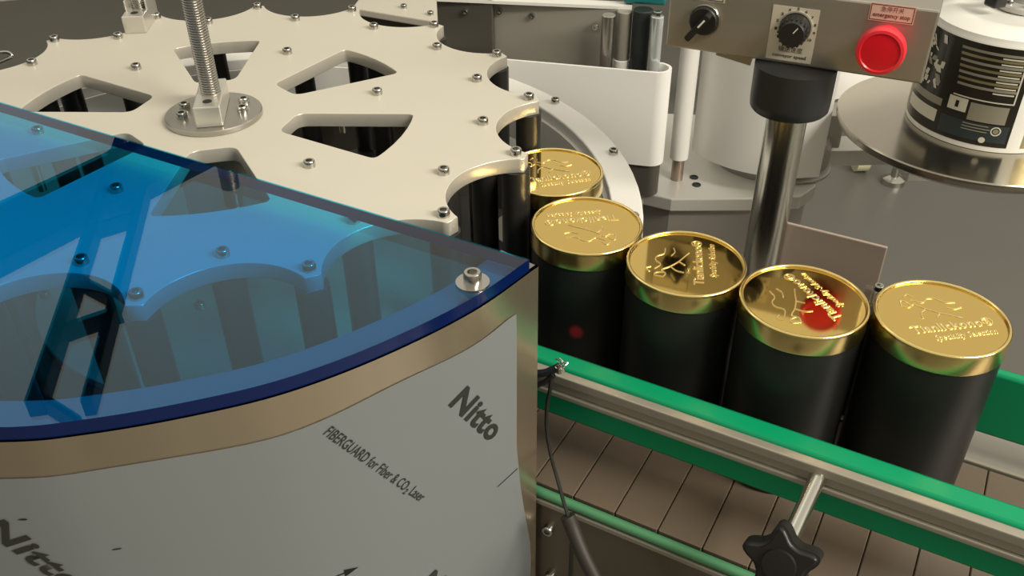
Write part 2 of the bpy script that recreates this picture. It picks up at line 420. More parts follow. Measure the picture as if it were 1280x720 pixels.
cans = [((.0405, .8000), 13, 'black canister with gold lid half hidden behind the star wheel, farthest of the row'),
        ((.0667, .7002), 187, 'black canister with plain bright gold lid next to the corner of the blue cover'),
        ((.1450, .6387), 82, 'black canister whose gold lid mirrors the selector switch, third from the star wheel'),
        ((.2287, .5846), 112, 'black canister whose gold lid mirrors the red stop button'),
        ((.3274, .5603), 9, 'black canister with bright gold lid at the right end of the row')]
for (x, y), rot, lab in cans:
    c = thing('canister', lab, 'canister', (x, y, .85), 'gold-lidded canisters on the conveyor')
    c.rotation_euler = (0, 0, math.radians(rot))
    def part(n, me, par):
        o = bpy.data.objects.new(n, me); C.objects.link(o); o.parent = par; return o
    part('body', CAN, c); l = part('lid', LID, c)
    for n, me in (('rim_bead', RIM), ('title', TXT), ('script_line', TX2), ('emblem', EMB)): part(n, me, l)

# ------------------------------------------------------------------ star wheel
SC = (-.2882, .8353); ZT = 1.07; K = .95
TIPA = [139.56 - 22.5*k for k in range(16)]
def pol(r, a): return (SC[0] + r*K*math.cos(math.radians(a)), SC[1] + r*K*math.sin(math.radians(a)))
outer = []
for a in TIPA:                                   # one scallop after every tip, clockwise
    ac = a - 11.25; cx, cy = .357*K*math.cos(math.radians(ac)), .357*K*math.sin(math.radians(ac))
    arc = []
    for i in range(0, 61):
        t = math.radians(ac + 180 - 120 + 240*i/60)
        x, y = cx + .066*K*math.cos(t), cy + .066*K*math.sin(t)
        if math.hypot(x, y) <= .3335*K: arc.append((x, y))
    arc.sort(key=lambda p: -((math.degrees(math.atan2(p[1], p[0])) - ac + 180) % 360))
    outer += arc
outer = [(SC[0]+x, SC[1]+y) for x, y in outer]
holes = []
for k in range(6):
    a0, a1 = -31 + 60*k, -2 + 60*k
    pl_ = [pol(.086, a0)] + [pol(.206, a0 + (a1-a0)*i/6) for i in range(7)] + [pol(.086, a1)]
    q = []
    m = len(pl_)
    for i in range(m):
        if i in (0, 1, 7, 8): q.append((pl_[i], .010))
        else: q.append((pl_[i], 0.0005))
    out = []
    for i in range(m):
        p = Vector(q[i][0]); a = Vector(q[i-1][0]) - p; b = Vector(q[(i+1) % m][0]) - p; kk = min(q[i][1], a.length*.45, b.length*.45)
        for j in range(5):
            t = j/4; s = p + a.normalized()*kk; e = p + b.normalized()*kk
            v = s*(1-t)**2 + p*2*t*(1-t) + e*t*t; out.append((v.x, v.y))
    holes.append(out)
sw = thing('star_wheel', 'big cream aluminium star wheel with sixteen scalloped pockets and black rollers', 'star wheel', (SC[0], SC[1], .86))
TH = .014
bm = loops_mesh([outer] + holes, ZT - TH, ZT); up = obj('upper_plate', bm, 'alu', sw, 'cream scalloped plate with six cut-outs', 0)
up.data.materials.append(M['cut_edge'])
for p in up.data.polygons:
    if abs(p.normal.z) < .5: p.material_index = 1
bm = loops_mesh([outer], .872, .884); obj('lower_plate', bm, 'black', sw, 'black lower star plate', smooth=0)
bm = BM(); lathe(bm, [(0, .8842), (.212, .8842), (.212, .8912), (.211, .892), (0, .892)], (*SC, 0), n=96); obj('inner_disk', bm, 'greyp', sw, 'pale disk inside the wheel')
for x, y in ((-.3173, .7579), (-.4827, .7788)): inst('screw', SCREW, sw, (x, y, .892))
bm = BM(); lathe(bm, [(0, .8835), (.0130, .8835), (.0130, ZT-TH+.0002), (0, ZT-TH+.0002)], n=28)
for v in bm.verts: v.co.z -= .97
PO = bpy.data.meshes.new('roller'); bm.to_mesh(PO); bm.free(); finish(PO, 'black', 40)
for a in TIPA:
    for r_, a_ in ((.324, a), (.278, a - 11.25)):
        inst('roller', PO, sw, (*pol(r_, a_), .97)); inst('screw', SCREW, sw, (*pol(r_, a_), ZT))
for k in range(6):
    inst('screw', SCREW, sw, (*pol(.168, 14.8 + 60*k), ZT))
bm = BM(); cyl(bm, (*SC, .853), (*SC, ZT-TH), .045, n=48); obj('centre_column', bm, 'greyp', sw)
bm = BM(); lathe(bm, [(0, 0), (.0450, 0), (.0457, .0008), (.0457, .0047), (.0450, .0055), (0, .0055)], (-.2855, .8265, ZT), n=72); fl = obj('flange_disk', bm, 'disk', sw, 'round turned steel disk')
YB = Matrix.Rotation(math.radians(9), 3, 'Z')
for dx, dy in ((-.028, .012), (-.028, -.010), (.028, .014), (.028, -.006)):
    o = bpy.data.objects.new('screw', SCREW); C.objects.link(o); o.parent = fl
    o.location = Vector((-.2855, .8265, ZT+.0055)) + YB @ Vector((dx, dy, 0)) - BASE[sw]
def rod_block(c, z, name, yaw, walls):
    bm = BM(); Rz = Matrix.Rotation(math.radians(yaw), 3, 'Z')
    box(bm, (c[0], c[1], z + .010), (.0250, .068, .020), Rz)
    for s in ((-1, 1) if walls else ()):
        box(bm, Vector((c[0], c[1], z + .025)) + Rz @ Vector((s*.0118, .012, 0)), (.0026, .046, .012), Rz)
    b = obj(name, bm, 'alu_edge', sw, 'pale machined clamp block', smooth=0, bevel=.0012)
    bm = BM(); e = Vector((c[0], c[1], z + .0201)) + Rz @ Vector((0, -.021, 0)); cyl(bm, e - Vector((0, 0, .004)), e + Vector((0, 0, .0004)), .0042, n=16)
    obj('pin_hole', bm, 'hole', b)
def threaded(c, z0, z1, r=.0098):
    bm = BM(); prof = [(0, z0)]; z = z0; p = .0024
    while z < z1:
        prof += [(r*.87, z), (r, z + p*.4), (r, z + p*.6), (r*.87, z + p)]; z += p
    prof.append((0, z)); lathe(bm, prof, (c[0], c[1], 0), n=20)
    obj('threaded_rod', bm, 'steel', sw, 'upright threaded steel rod', 30)
rod_block((-.2850, .8246), ZT + .0055, 'clamp_block', 9, False); threaded((-.2836, .8246), ZT + .02, 1.196, .0092)
rod_block((-.4400, 1.0906), ZT, 'clamp_block', 6, True); threaded((-.4390, 1.0906), ZT + .012, 1.215, .0085)

# white curved guide around the far side of the star wheel
cg = thing('curved_guide', 'white curved guide rail around the star wheel behind the farthest canister', 'guide rail', (*pol(.43, 10), .853))
bm = BM(); ring_sector(bm, SC, .390, .422, -10, 150, .961, .975); obj('upper_ring', bm, 'guide', cg, bevel=.0015)
bm = BM(); ring_sector(bm, SC, .386, .398, -10, 150, .915, .961); obj('inner_wall', bm, 'guide', cg)
for a in (-7, 12.6, 33.5, 55, 80, 110, 140):
    inst('screw', SCREW, cg, (*pol(.434, a), .975))
    bm = BM(); cyl(bm, (*pol(.430, a+4), .853), (*pol(.430, a+4), .962), .006, n=12); obj('stand_off', bm, 'chrome', cg)

# ------------------------------------------------------------------ curved guard with protective film, blue cover
GP = [(-.2479, .4801), (-.2606, .4135), (-.2859, .3469), (-.3162, .2924), (-.3514, .2505), (-.3918, .212), (-.4303, .184), (-.5226, .1368), (-.578, .1198), (-.6355, .1095), (-.694, .106),
      (-.7525, .1095), (-.81, .1198), (-.8654, .1368), (-.9577, .184), (-.9962, .212), (-1.0366, .2505), (-1.0718, .2924), (-1.1021, .3469), (-1.1274, .4135), (-1.1401, .4801)]
gpath = [uv(p.x, p.y) for p in cat_path([Vector((*p, 0)) for p in GP], 8)]
acc = [0.0]
for a, b in zip(gpath[:-1], gpath[1:]): acc.append(acc[-1] + (b-a).length)
def guard_pt(s, z, off=0.0):
    i = 0
    while i < len(acc)-2 and acc[i+1] < s: i += 1
    t = (s - acc[i]) / (acc[i+1]-acc[i]); p = gpath[i].lerp(gpath[i+1], t)
    d0 = (gpath[min(i+1, len(gpath)-1)] - gpath[max(i-1, 0)]).normalized(); d1 = (gpath[min(i+2, len(gpath)-1)] - gpath[i]).normalized()
    d = d0.lerp(d1, t).normalized()
    n = Vector((-d.y, d.x))
    return Vector((p.x + n.x*off, p.y + n.y*off, z))
ZG = 1.085
gd = thing('machine_guard', 'curved stainless guard under grey printed protective film, below the blue cover', 'guard', uv(-.694, .30, 0))
bm = BM(); wall_strip(bm, gpath, .10, ZG, .003); obj('guard_sheet', bm, 'guard', gd, 'curved brushed stainless sheet', 30)
inner = []
for i, p in enumerate(gpath):
    d = (gpath[min(i+1, len(gpath)-1)] - gpath[max(i-1, 0)]).normalized(); inner.append(p + Vector((d.y, -d.x))*.034)
bm = BM()
a = [bm.verts.new((p.x, p.y, ZG)) for p in gpath]; b = [bm.verts.new((p.x, p.y, ZG)) for p in inner]
c_ = [bm.verts.new((p.x, p.y, ZG-.003)) for p in gpath]; d_ = [bm.verts.new((p.x, p.y, ZG-.003)) for p in inner]
for i in range(len(gpath)-1):
    bm.faces.new((a[i], a[i+1], b[i+1], b[i])); bm.faces.new((c_[i], d_[i], d_[i+1], c_[i+1])); bm.faces.new((b[i], b[i+1], d_[i+1], d_[i]))
bmesh.ops.recalc_face_normals(bm, faces=bm.faces); obj('top_flange', bm, mat('flange_stainless', (.24, .24, .24, 1), .4, .6), gd, 'folded flange under the cover', 30)
for u_ in (-.25, -1.13):
    bm = BM(); ubox(bm, u_-.004, u_, .40, .478, .02, .6) if u_ > -.6 else ubox(bm, u_, u_+.004, .40, .478, .02, .6); obj('post', bm, 'panel', gd, smooth=0)
# film: its wavy end sits a little short of the guard's end
FILM_END = [(1.0555, .0262), (1.04, .0258), (1.00, .0262), (.93, .0270), (.88, .0222), (.845, .0170), (.80, .0092), (.772, .0075), (.75, .0085), (.62, .010)]
def film_s(z):
    for (z1, s1), (z2, s2) in zip(FILM_END[:-1], FILM_END[1:]):
        if z <= z1 and z >= z2: return s1 + (s2-s1)*(z1-z)/(z1-z2)
    return FILM_END[0][1] if z > FILM_END[0][0] else FILM_END[-1][1]
bm = BM(); NZ = 44; NS = 90; SMAX = acc[-1] - .03; grid = []
for j in range(NZ+1):
    t = j/NZ; row = []
    for i in range(NS+1):
        k = i/NS
        ztop = 1.0575 + .0018*math.sin(k*17) + .0016*math.sin(k*41+1)
        z = ztop + (.60 - ztop)*t
        s0 = film_s(z); s = s0 + (SMAX - s0)*(k**1.35)
        row.append(bm.verts.new(guard_pt(s, z, .0007)))
    grid.append(row)
for j in range(NZ):
    for i in range(NS): bm.faces.new((grid[j][i], grid[j+1][i], grid[j+1][i+1], grid[j][i+1]))
bmesh.ops.recalc_face_normals(bm, faces=bm.faces)
film = obj('protective_film', bm, 'film', gd, 'grey protective film printed with black lettering', 60)
def film_print(name, bm, s0, z0, ang):
    ca, sa = math.cos(math.radians(ang)), math.sin(math.radians(ang))
    for v in bm.verts:
        x, y = v.co.x, v.co.y
        v.co = guard_pt(s0 - (x*ca - y*sa), z0 + (x*sa + y*ca), .0014)
    bmesh.ops.recalc_face_normals(bm, faces=bm.faces)
    return obj(name, bm, 'ink', film, smooth=0)
for s0, z0 in ((.0945, 1.0203), (.394, 1.0165), (.1335, .8555), (.433, .85)):
    film_print('bold_print', text_bm('Nitto', .072, 0, .12, .032, .0190, center=False), s0, z0, -59)
for s0, z0 in ((.1857, 1.045),):
    film_print('slogan_print', text_bm('FIBERGUARD for Fiber & CO\u2082 Laser', .118, 0, 0, .004, .0095, center=False), s0, z0, -58.8)
bm = BM(); prism(bm, [(0, -.0004), (.0245, -.0004), (.0245, .0004), (0, .0004)], 0, .00001); film_print('arrow_shaft', bm, .0511, .9054, 0)
bm = BM(); prism(bm, [(0, -.0007), (.034, -.0007), (.034, .0007), (0, .0007)], 0, .00001); film_print('arrow_shaft', bm, .217, .9108, 0)
bm = BM(); prism(bm, [(0, -.0038), (.0105, 0), (0, .0038)], 0, .00001); film_print('arrow_head', bm, .1875, .9108, 0)
for s_, z_ in ((.3661, 1.0229), (.3199, .9902)):
    bm = BM(); prism(bm, [(.0022*math.cos(t)*1.3, .0008*math.sin(t)) for t in [k*PI/4 for k in range(8)]], 0, .00001); film_print('speck', bm, s_, z_, 0)

bc = thing('blue_cover', 'clear blue acrylic cover with straight edge across the star wheel, on the guard', 'cover panel', uv(-.694, .3, ZG))
ed = [uv(p.x, p.y) for p in cat_path([Vector((*p, 0)) for p in GP], 8)]
cs = []
n = len(ed)
for i, p in enumerate(ed):
    d = (ed[min(i+1, n-1)] - ed[max(i-1, 0)]).normalized(); cs.append(p + Vector((d.y, -d.x))*.0012)
cs[0] = uv(-.2508, .4740); cs[-1] = uv(-1.138, .4740)
loop = rounded([(p.x, p.y) for p in cs[1:-1]] + [tuple(uv(-1.1385, .4700)), tuple(uv(-.2500, .4700))], .004, 2)
bm = BM(); prism(bm, loop, ZG + .0003, ZG + .0103)
me = bpy.data.meshes.new('acrylic_sheet')
bmesh.ops.translate(bm, verts=bm.verts, vec=-BASE[bc]); bm.to_mesh(me); bm.free()
me.materials.append(M['blue']); me.materials.append(M['blue_edge'])
for p in me.polygons:
    if abs(p.normal.z) < .5 and p.normal.x*-Uy + p.normal.y*Ux < .9: p.material_index = 1
o = bpy.data.objects.new('acrylic_sheet', me); link(o, bc); o['label'] = 'clear blue acrylic sheet with dark blue edge'
for p in ((-.0262, .5055), tuple(uv(-.47, .172)), tuple(uv(-1.10, .40))):
    inst('washer_screw', SCREW_W, bc, (p[0], p[1], ZG + .0103))

# ------------------------------------------------------------------ control station on its pole
cs_ = thing('control_station', 'stainless control box with red stop button on a polished pole', 'control box', uv(-.166, .83, 0))
E = Vector((.9063, -.4226, 0)); N = Vector((-.4226, -.9063, 0)); F0 = Vector((.323, .772, 1.159))
RB = Matrix((E, -N, Vector((0, 0, 1)))).transposed()          # local x = along face, y = into box, z = up
def fp(e, z, off=0.0): return F0 + E*e + N*off + Vector((0, 0, z))
bm = BM(); box(bm, F0 + E*(-.077) + N*(-.045) + Vector((0, 0, -.001)), (.2305, .09, .0645), RB)
bx = obj('box', bm, 'steel_h', cs_, 'brushed stainless control box', smooth=0, bevel=.0018)
pc = uv(-.166, .83); 
bm = BM(); cyl(bm, (pc.x, pc.y, .0), (pc.x, pc.y, 1.11), .0190, n=40); obj('pole', bm, 'chrome', cs_, 'polished round pole')
bm = BM(); lathe(bm, [(0, 0), (.09, 0), (.09, .012), (.03, .014), (0, .014)], (pc.x, pc.y, .0), n=40); obj('foot', bm, 'steel', cs_)
bm = BM(); lathe(bm, [(.019, 1.083), (.034, 1.0825), (.0360, 1.085), (.0366, 1.092), (.0368, 1.1255), (0, 1.1255)], (pc.x, pc.y, 0), n=48); obj('collar', bm, 'collar', cs_, 'black collar under the box')
def face_lathe(name, e, z, prof, m, parent, n=40, label=None):
    bm = BM(); R = Vector((0, 0, 1)).rotation_difference(N).to_matrix(); lathe(bm, prof, fp(e, z), n=n, R=R)
    return obj(name, bm, m, parent, label, 40)
def face_mesh(name, bm, e, z, off, m, parent, label=None, rot=0.0, smooth=0):
    """bm drawn in XY: x along the face (to the right), y up, z out of the face"""
    mt = Matrix((E, Vector((0, 0, 1)), N)).transposed().to_4x4()
    xform(bm, Matrix.Translation(fp(e, z, off)) @ mt @ Matrix.Rotation(rot, 4, 'Z')); bmesh.ops.recalc_face_normals(bm, faces=bm.faces)
    return obj(name, bm, m, parent, label, smooth)
def plate(w_, h_, t): b = BM(); box(b, (0, 0, t/2), (w_, h_, t)); return b
# selector switch
sel = face_lathe('selector_switch', -.157, -.0022, [(0, 0), (.0150, 0), (.0150, .003), (.0140, .0045), (.0130, .0045), (.0126, .003), (0, .003)], 'chrome', cs_, label='selector switch with chrome ring')
face_lathe('selector_dial', -.157, -.0022, [(.0128, .003), (.0128, .0075), (.0118, .0085), (0, .0085)], 'knob', sel)
hb = BM(); prism(hb, rounded([(-.0185, -.0030), (.0115, -.0030), (.0115, .0030), (-.0185, .0030)], .0025), 0, .0125); face_mesh('handle', hb, -.157, -.0022, .008, 'knob', sel, rot=math.radians(53))
hb = plate(.0090, .0016, .0004); face_mesh('pointer_mark', hb, -.1555, -.0002, .0206, 'rim_white', sel, rot=math.radians(53))
lb = face_mesh('switch_label', plate(.044, .016, .0004), -.163, .0225, .0001, 'paper', cs_, 'cream sticker above the selector switch')
for dx, dy, a, b in ((0, -.0068, .040, .0008), (0, .0068, .040, .0008), (-.0205, 0, .0008, .0144), (.0205, 0, .0008, .0144)): face_mesh('border', plate(a, b, .0001), -.163+dx, .0225+dy, .0006, 'print_dark', lb)
# speed dial
dp = face_mesh('speed_plate', plate(.0405, .049, .0005), -.0772, -.0054, .0001, 'paper', cs_, 'cream plate with dial scale and conveyor speed lettering')
for i in range(11):
    a = math.radians(215 - 250*i/10)
    face_mesh('number', text_bm(str(i), .0022 if i < 10 else .0032, 0, 0, .03, .0026), -.0755 + .0170*math.cos(a), .0015 + .0165*math.sin(a), .0009, 'print_dark', dp)
face_mesh('lettering', text_bm('\u8f93\u9001\u901f\u5ea6', .0215, 0, 0, .0, .0052), -.0765, -.0190, .0009, 'print_dark', dp)
face_mesh('lettering', text_bm('conveyor speed', .0300, 0, 0, .02, .0042), -.0768, -.0256, .0009, 'print_dark', dp)
face_lathe('dial_ring', -.0755, .0015, [(.0150, .0006), (.0150, .0020), (.0138, .0022), (.0136, .0006)], 'alu_edge', dp, label=None)
kb = face_lathe('speed_knob', -.0755, .0005, [(.0138, .0015), (.0136, .004), (.0122, .008), (.0118, .0165), (.0105, .0185), (.0, .0188)], 'knob', cs_, label='black speed knob')
bm = BM()
for i in range(18):
    a = 2*PI*i/18; box(bm, (.0121*math.cos(a), .0121*math.sin(a), .012), (.0018, .0014, .008), Matrix.Rotation(a, 3, 'Z'))
face_mesh('knurl', bm, -.0755, .0005, 0, 'knob', kb)
face_mesh('pointer_line', plate(.0008, .006, .0003), -.0725, .0048, .0188, 'rim_white', kb, rot=math.radians(-35))
# emergency stop
es = face_lathe('stop_button', 0, -.0006, [(.0150, 0), (.0150, .006), (.0135, .007), (.0135, .014), (.0190, .016), (.0203, .019), (.0203, .025), (.0190, .0285), (.0165, .0290)], 'red2', cs_, 48, 'red mushroom stop button')
face_lathe('button_face', 0, -.0006, [(.0165, .0290), (.0155, .0280), (.008, .0286), (0, .0288)], 'red', es, 48)
lb = face_mesh('warning_label', plate(.0365, .0152, .0004), .0013, .0243, .0001, 'paperp', cs_, 'pinkish sticker with red emergency stop lettering')
for dx, dy, a, b in ((0, -.0064, .0345, .0006), (0, .0064, .0345, .0006), (-.0172, 0, .0006, .0134), (.0172, 0, .0006, .0134)): face_mesh('border', plate(a, b, .0001), .0013+dx, .0243+dy, .0006, 'print_red', lb)
face_mesh('lettering', text_bm('\u6025\u505c\u5f00\u5173', .0185, 0, 0, .0, .0044), .0013, .0275, .0008, 'print_red', lb)
face_mesh('lettering', text_bm('emergency stop', .0300, 0, 0, .015, .0042), .0013, .0215, .0008, 'print_red', lb)
bm = BM(); box(bm, F0 + E*(-.128) + N*(-.012) + Vector((0, 0, -.0365)), (.034, .003, .010), RB @ Matrix.Rotation(.16, 3, 'Y')); obj('cable_tab', bm, 'steel_h', bx, smooth=0)

# ------------------------------------------------------------------ labelling machine
lm = thing('labelling_machine', 'labelling machine with white wrap belt and grey base plate behind the conveyor', 'labelling machine', (.25, 1.25, 0))
base = [(-.02, 1.17), (.186, 1.127), (.221, 1.109), (.328, 1.108), (.400, 1.112), (.428, 1.140), (.472, 1.250), (.48, 1.36), (-.02, 1.42)]
bm = BM(); prism(bm, base, .790, .810); obj('base_plate', bm, 'basep', lm, 'light grey base plate with cut corners', smooth=0, bevel=.002)
bm = BM(); prism(bm, [(x*.96+.01, y + .012) for x, y in base], .02, .790); obj('cabinet', bm, 'bases', lm, smooth=0)
for x, y in ((.262, 1.170), (.262, 1.148)):
    bm = BM(); lathe(bm, [(0, .810), (.0062, .810), (.0062, .8112), (.0042, .8115), (.004, .8105), (0, .8105)], (x, y, 0), n=16); obj('bolt_hole', bm, 'hole', lm)
# wrap belt: a loop round two end rollers
A2, B2 = Vector((.0, 1.182)), Vector((.190, 1.133)); dd = (B2-A2).normalized(); nn = Vector((-dd.y, dd.x)); rr = .0185
st = [A2 + (nn*math.cos(t) - dd*math.sin(t))*rr for t in [PI*k/12 for k in range(13)]] + [B2 + (-nn*math.cos(t) + dd*math.sin(t))*rr for t in [PI*k/12 for k in range(13)]]
bm = BM(); wall_strip(bm, st[7:], .858, .991, -.004); obj('wrap_belt', bm, 'white', lm, 'white foam wrap belt', 40)
st2 = [A2 + (p - A2)*.9 if (p-A2).length < (p-B2).length else B2 + (p-B2)*.8 for p in st]
bm = BM(); prism(bm, [(p.x, p.y) for p in st2], .810, .858); obj('belt_support', bm, 'darkp', lm, 'dark support under the belt', 40)
# plate behind the belt
def pbox(x0, y0, x1, y1, z0, z1, t):
    b = BM(); p = Vector((x0, y0)); q = Vector((x1, y1)); d = q - p
    box(b, ((x0+x1)/2, (y0+y1)/2 + t/2, (z0+z1)/2), (d.length, t, z1-z0), Matrix.Rotation(math.atan2(d.y, d.x), 3, 'Z')); return b
bp = obj('carrier_plate', pbox(-.020, 1.226, .160, 1.180, .81, 1.0490, .008), 'greyp', lm, 'grey satin carrier plate', smooth=0, bevel=.001)
dk = obj('dark_plate', pbox(-.096, 1.232, -.0215, 1.213, .81, 1.0560, .010), 'darkp', lm, 'dark grey end plate', smooth=0, bevel=.001)
bm = pbox(-.096, 1.224, .160, 1.182, 1.0495, 1.0535, .020); obj('plate_cap', bm, 'rim_white', lm, smooth=0)
def yscrew(par, x, y, z):
    o = bpy.data.objects.new('screw', SCREW_S); C.objects.link(o); o.parent = par; o.location = Vector((x, y, z)) - BASE[lm]; o.rotation_euler = (PI/2, 0, -.24)
yscrew(dk, -.0585, 1.2222, 1.036); yscrew(bp, -.0125, 1.2235, 1.036); yscrew(bp, .0305, 1.2128, 1.033); yscrew(bp, .1135, 1.1915, 1.025)
def post(name, x, y, z0, z1, r, m, label=None, n=24):
    b = BM(); lathe(b, [(0, z0), (r, z0), (r, z1-.001), (r-.001, z1), (0, z1)], (x, y, 0), n=n); return obj(name, b, m, lm, label, 40)
post('pin_roller', .1275, 1.165, .87, 1.0495, .0092, 'steel', 'slim steel pin roller')
pr = post('step_roller', .1490, 1.178, .87, 1.050, .0100, 'greyp'); post('step_roller_base', .1490, 1.178, .87, .986, .0112, 'white')
post('dark_roller', .1715, 1.168, .82, 1.055, .0130, 'darkrub', 'dark rubber roller')
bm = BM(); box(bm, (.179, 1.205, 1.085), (.055, .045, .06), Matrix.Rotation(-.2, 3, 'Z')); obj('motor_cover', bm, 'teal', lm, 'teal motor cover above the dark roller', bevel=.004)
post('clear_roller', .1865, 1.146, .87, 1.054, .0084, 'clear'); post('roller_nut', .1865, 1.146, 1.054, 1.060, .0055, 'screw', n=6)
post('white_roller', .2367, 1.167, .8445, 1.03, .0129, 'white', 'white roller beside the pole'); post('roller_axle', .2367, 1.167, .810, .845, .0085, mat('copper_axle', (.42, .33, .27, 1), .35, .8))
# curved white screen
cc = Vector((.385, 1.235)); bm = BM()
arc = [cc + Vector((math.cos(t), math.sin(t)))*.14 for t in [math.radians(203 + (282-203)*k/24) for k in range(25)]]
wall_strip(bm, arc[::-1], .8485, 1.06, .004); obj('curved_screen', bm, 'white', lm, 'curved white screen behind the pole', 40)
bm = BM(); lathe(bm, [(0, .810), (.085, .810), (.085, .838), (.080, .8485), (0, .8485)], (cc.x, cc.y, 0), n=48); obj('screen_seat', bm, 'bases', lm)
bm = BM(); lathe(bm, [(0, .8101), (.060, .8101), (.060, .8135), (.057, .8145), (0, .8145)], (.405, 1.205, 0), n=48); obj('round_seat', bm, 'bases', lm)
# right-hand screen, small gearbox, beam with foot and caster
obj('flat_screen', pbox(.40, 1.275, .80, 1.45, .862, 1.06, .006), 'white', lm, 'flat white screen behind the control box', smooth=0)
bm = BM(); box(bm, (.452, 1.245, .855), (.062, .05, .052), Matrix.Rotation(-.1, 3, 'Z')); obj('gearbox', bm, 'greyp', lm, 'small grey gearbox', smooth=0, bevel=.003)
bm = BM(); box(bm, (.66, 1.265, .803), (.42, .05, .026), Matrix.Rotation(.02, 3, 'Z')); box(bm, (.600, 1.225, .806), (.05, .08, .030)); obj('cross_beam', bm, 'basep', lm, 'grey cross beam towards the reel tray', smooth=0, bevel=.002)
bm = BM(); box(bm, (1.05, 2.70, .48), (.5, .06, .05), Matrix.Rotation(0, 3, 'Z')); obj('frame_tube', bm, 'bases', lm, smooth=0)
bm = BM(); cyl(bm, (1.221, 2.60, .015), (1.221, 2.60, .48), .012, n=16); lathe(bm, [(0, 0), (.036, 0), (.034, .016), (.016, .026), (0, .026)], (1.221, 2.60, 0), n=24); obj('levelling_foot', bm, 'screw', lm, 'threaded levelling foot on the floor')
bm = BM(); cyl(bm, (1.12, 2.69, .04), (1.16, 2.69, .04), .04, n=24); obj('caster_wheel', bm, mat('cream_caster', (.6, .6, .4, 1), .5), lm, 'cream caster wheel on the floor')
bm = BM(); box(bm, (1.14, 2.69, .27), (.05, .05, .40)); obj('caster_post', bm, 'bases', lm, smooth=0)
for x in (.036, .058):
    bm = BM(); box(bm, (x, 1.30, .95), (.007, .02, .26)); obj('frame_post', bm, 'darkp', lm, smooth=0)

# reel tray with the roll of labels
rt = thing('reel_tray', 'round polished steel reel tray under the label roll', 'tray', (.575, 1.05, 0))
bm = BM(); lathe(bm, [(0, .932), (.150, .932), (.1625, .940), (.1640, .946), (.1640, .9485), (.1625, .950), (0, .950)], (.575, 1.05, 0), n=96); obj('tray_disk', bm, mat('spun_steel', (.42, .39, .33, 1), .20, 1.0), rt)
bm = BM(); cyl(bm, (.600, 1.200, .8215), (.600, 1.200, .9315), .012, n=24); obj('tray_post', bm, 'steel', rt)
bm = BM()
for s in (-1, 1): cyl(bm, (.535 + .01*s, .965, .920 + .003*s), (.70, .93, .926), .0035, n=8)
cyl(bm, (.495, .98, .932), (.535, .965, .918), .006, n=8); obj('spring_arm', bm, 'darkp', rt, 'dark sprung arm under the tray')
bm = BM(); cyl(bm, (.598, 1.058, .95), (.598, 1.058, 1.16), .017, n=32); lathe(bm, [(.017, 1.0905), (.034, 1.0905), (.035, 1.0925), (.035, 1.096), (.033, 1.0975), (.017, 1.0975)], (.598, 1.058, 0), n=40); obj('core_hub', bm, 'basep', rt, 'pale hub through the roll')
for a in (200, 250, 300): inst('screw', SCREW_S, rt, (.598 + .027*math.cos(math.radians(a)), 1.058 + .027*math.sin(math.radians(a)), 1.0975))
bm = BM(); box(bm, (.549, 1.035, 1.112), (.018, .018, .026), Matrix.Rotation(.3, 3, 'Z')); box(bm, (.575, 1.045, 1.116), (.045, .010, .010), Matrix.Rotation(.3, 3, 'Z')); obj('core_clamp', bm, 'knob', rt, 'black clamp on the roll core', bevel=.003)
RC = Vector((.586, 1.053)); RR = .0900
rl = thing('label_roll', 'roll of dark printed labels standing on the reel tray', 'label roll', (RC.x, RC.y, .951))
bm = BM(); lathe(bm, [(.018, .9505), (RR, .9505), (RR, 1.074), (RR-.001, 1.0755), (RR*.97, 1.0815), (RR*.80, 1.0885), (.062, 1.0900), (.060, 1.0894), (.018, 1.0894)], (RC.x, RC.y, 0), n=96); obj('paper_roll', bm, 'rim_white', rl, 'wound white paper')
def patch(name, a0, a1, z0, z1, m, off=.0003, par=None, n=24, slant=0):
    b = BM(); lo, hi = [], []
    for i in range(n+1):
        a = math.radians(a0 + (a1-a0)*i/n)
        lo.append(b.verts.new((RC.x + (RR+off)*math.cos(a), RC.y + (RR+off)*math.sin(a), z0)))
        a += math.radians(slant)
        hi.append(b.verts.new((RC.x + (RR+off)*math.cos(a), RC.y + (RR+off)*math.sin(a), z1)))
    for i in range(n): b.faces.new((lo[i], lo[i+1], hi[i+1], hi[i]))
    return obj(name, b, m, par or rl, None, 40)
# angle 180 = towards -x, 270 = towards the lens
lab = patch('printed_label', 150, 262, .9565, 1.0735, 'lab_black')
lab['label'] = 'dark label with gold lines of small print'
def pt(*a, **k): return patch(*a, par=lab, **k)
patch('printed_label', 272, 350, .9565, 1.0735, 'lab_gold')
pt('gold_band', 170, 207, .969, .984, 'lab_cream', .0006); pt('grey_band', 170, 209, .990, .999, 'lab_grey', .0006)
random.seed(11)
for i in range(26):
    a = random.uniform(178, 200); z = random.uniform(1.004, 1.062); pt('floral_blot', a, a + random.uniform(1.5, 5), z, z + random.uniform(.003, .009), random.choice(['lab_cream', 'lab_cream', 'lab_grey']), .0006 + .00002*i, n=4, slant=random.uniform(-3, 3))
for k in range(7):
    pt('text_line', 213 + .6*k, 257, 1.0635 - .0068*k, 1.0665 - .0068*k, 'lab_gold' if k % 2 else 'lab_grey', .0006)
    pt('text_line', 242, 256, 1.0605 - .0068*k, 1.0622 - .0068*k, 'lab_cream', .0006)
pt('frame_line', 257.2, 258.2, 1.010, 1.0705, 'lab_cream', .0006, n=3)
pt('frame_line', 216, 258, 1.0095, 1.0110, 'lab_cream', .0006)
pt('grey_box', 214, 228, .992, 1.008, 'lab_cream', .0006); pt('dark_slot', 219.5, 222, .996, 1.004, 'lab_black', .0009, n=4)
pt('pale_box', 230, 256, .985, 1.006, 'lab_grey', .0006); pt('slate_band', 211, 260, .962, .983, 'lab_teal', .0006)
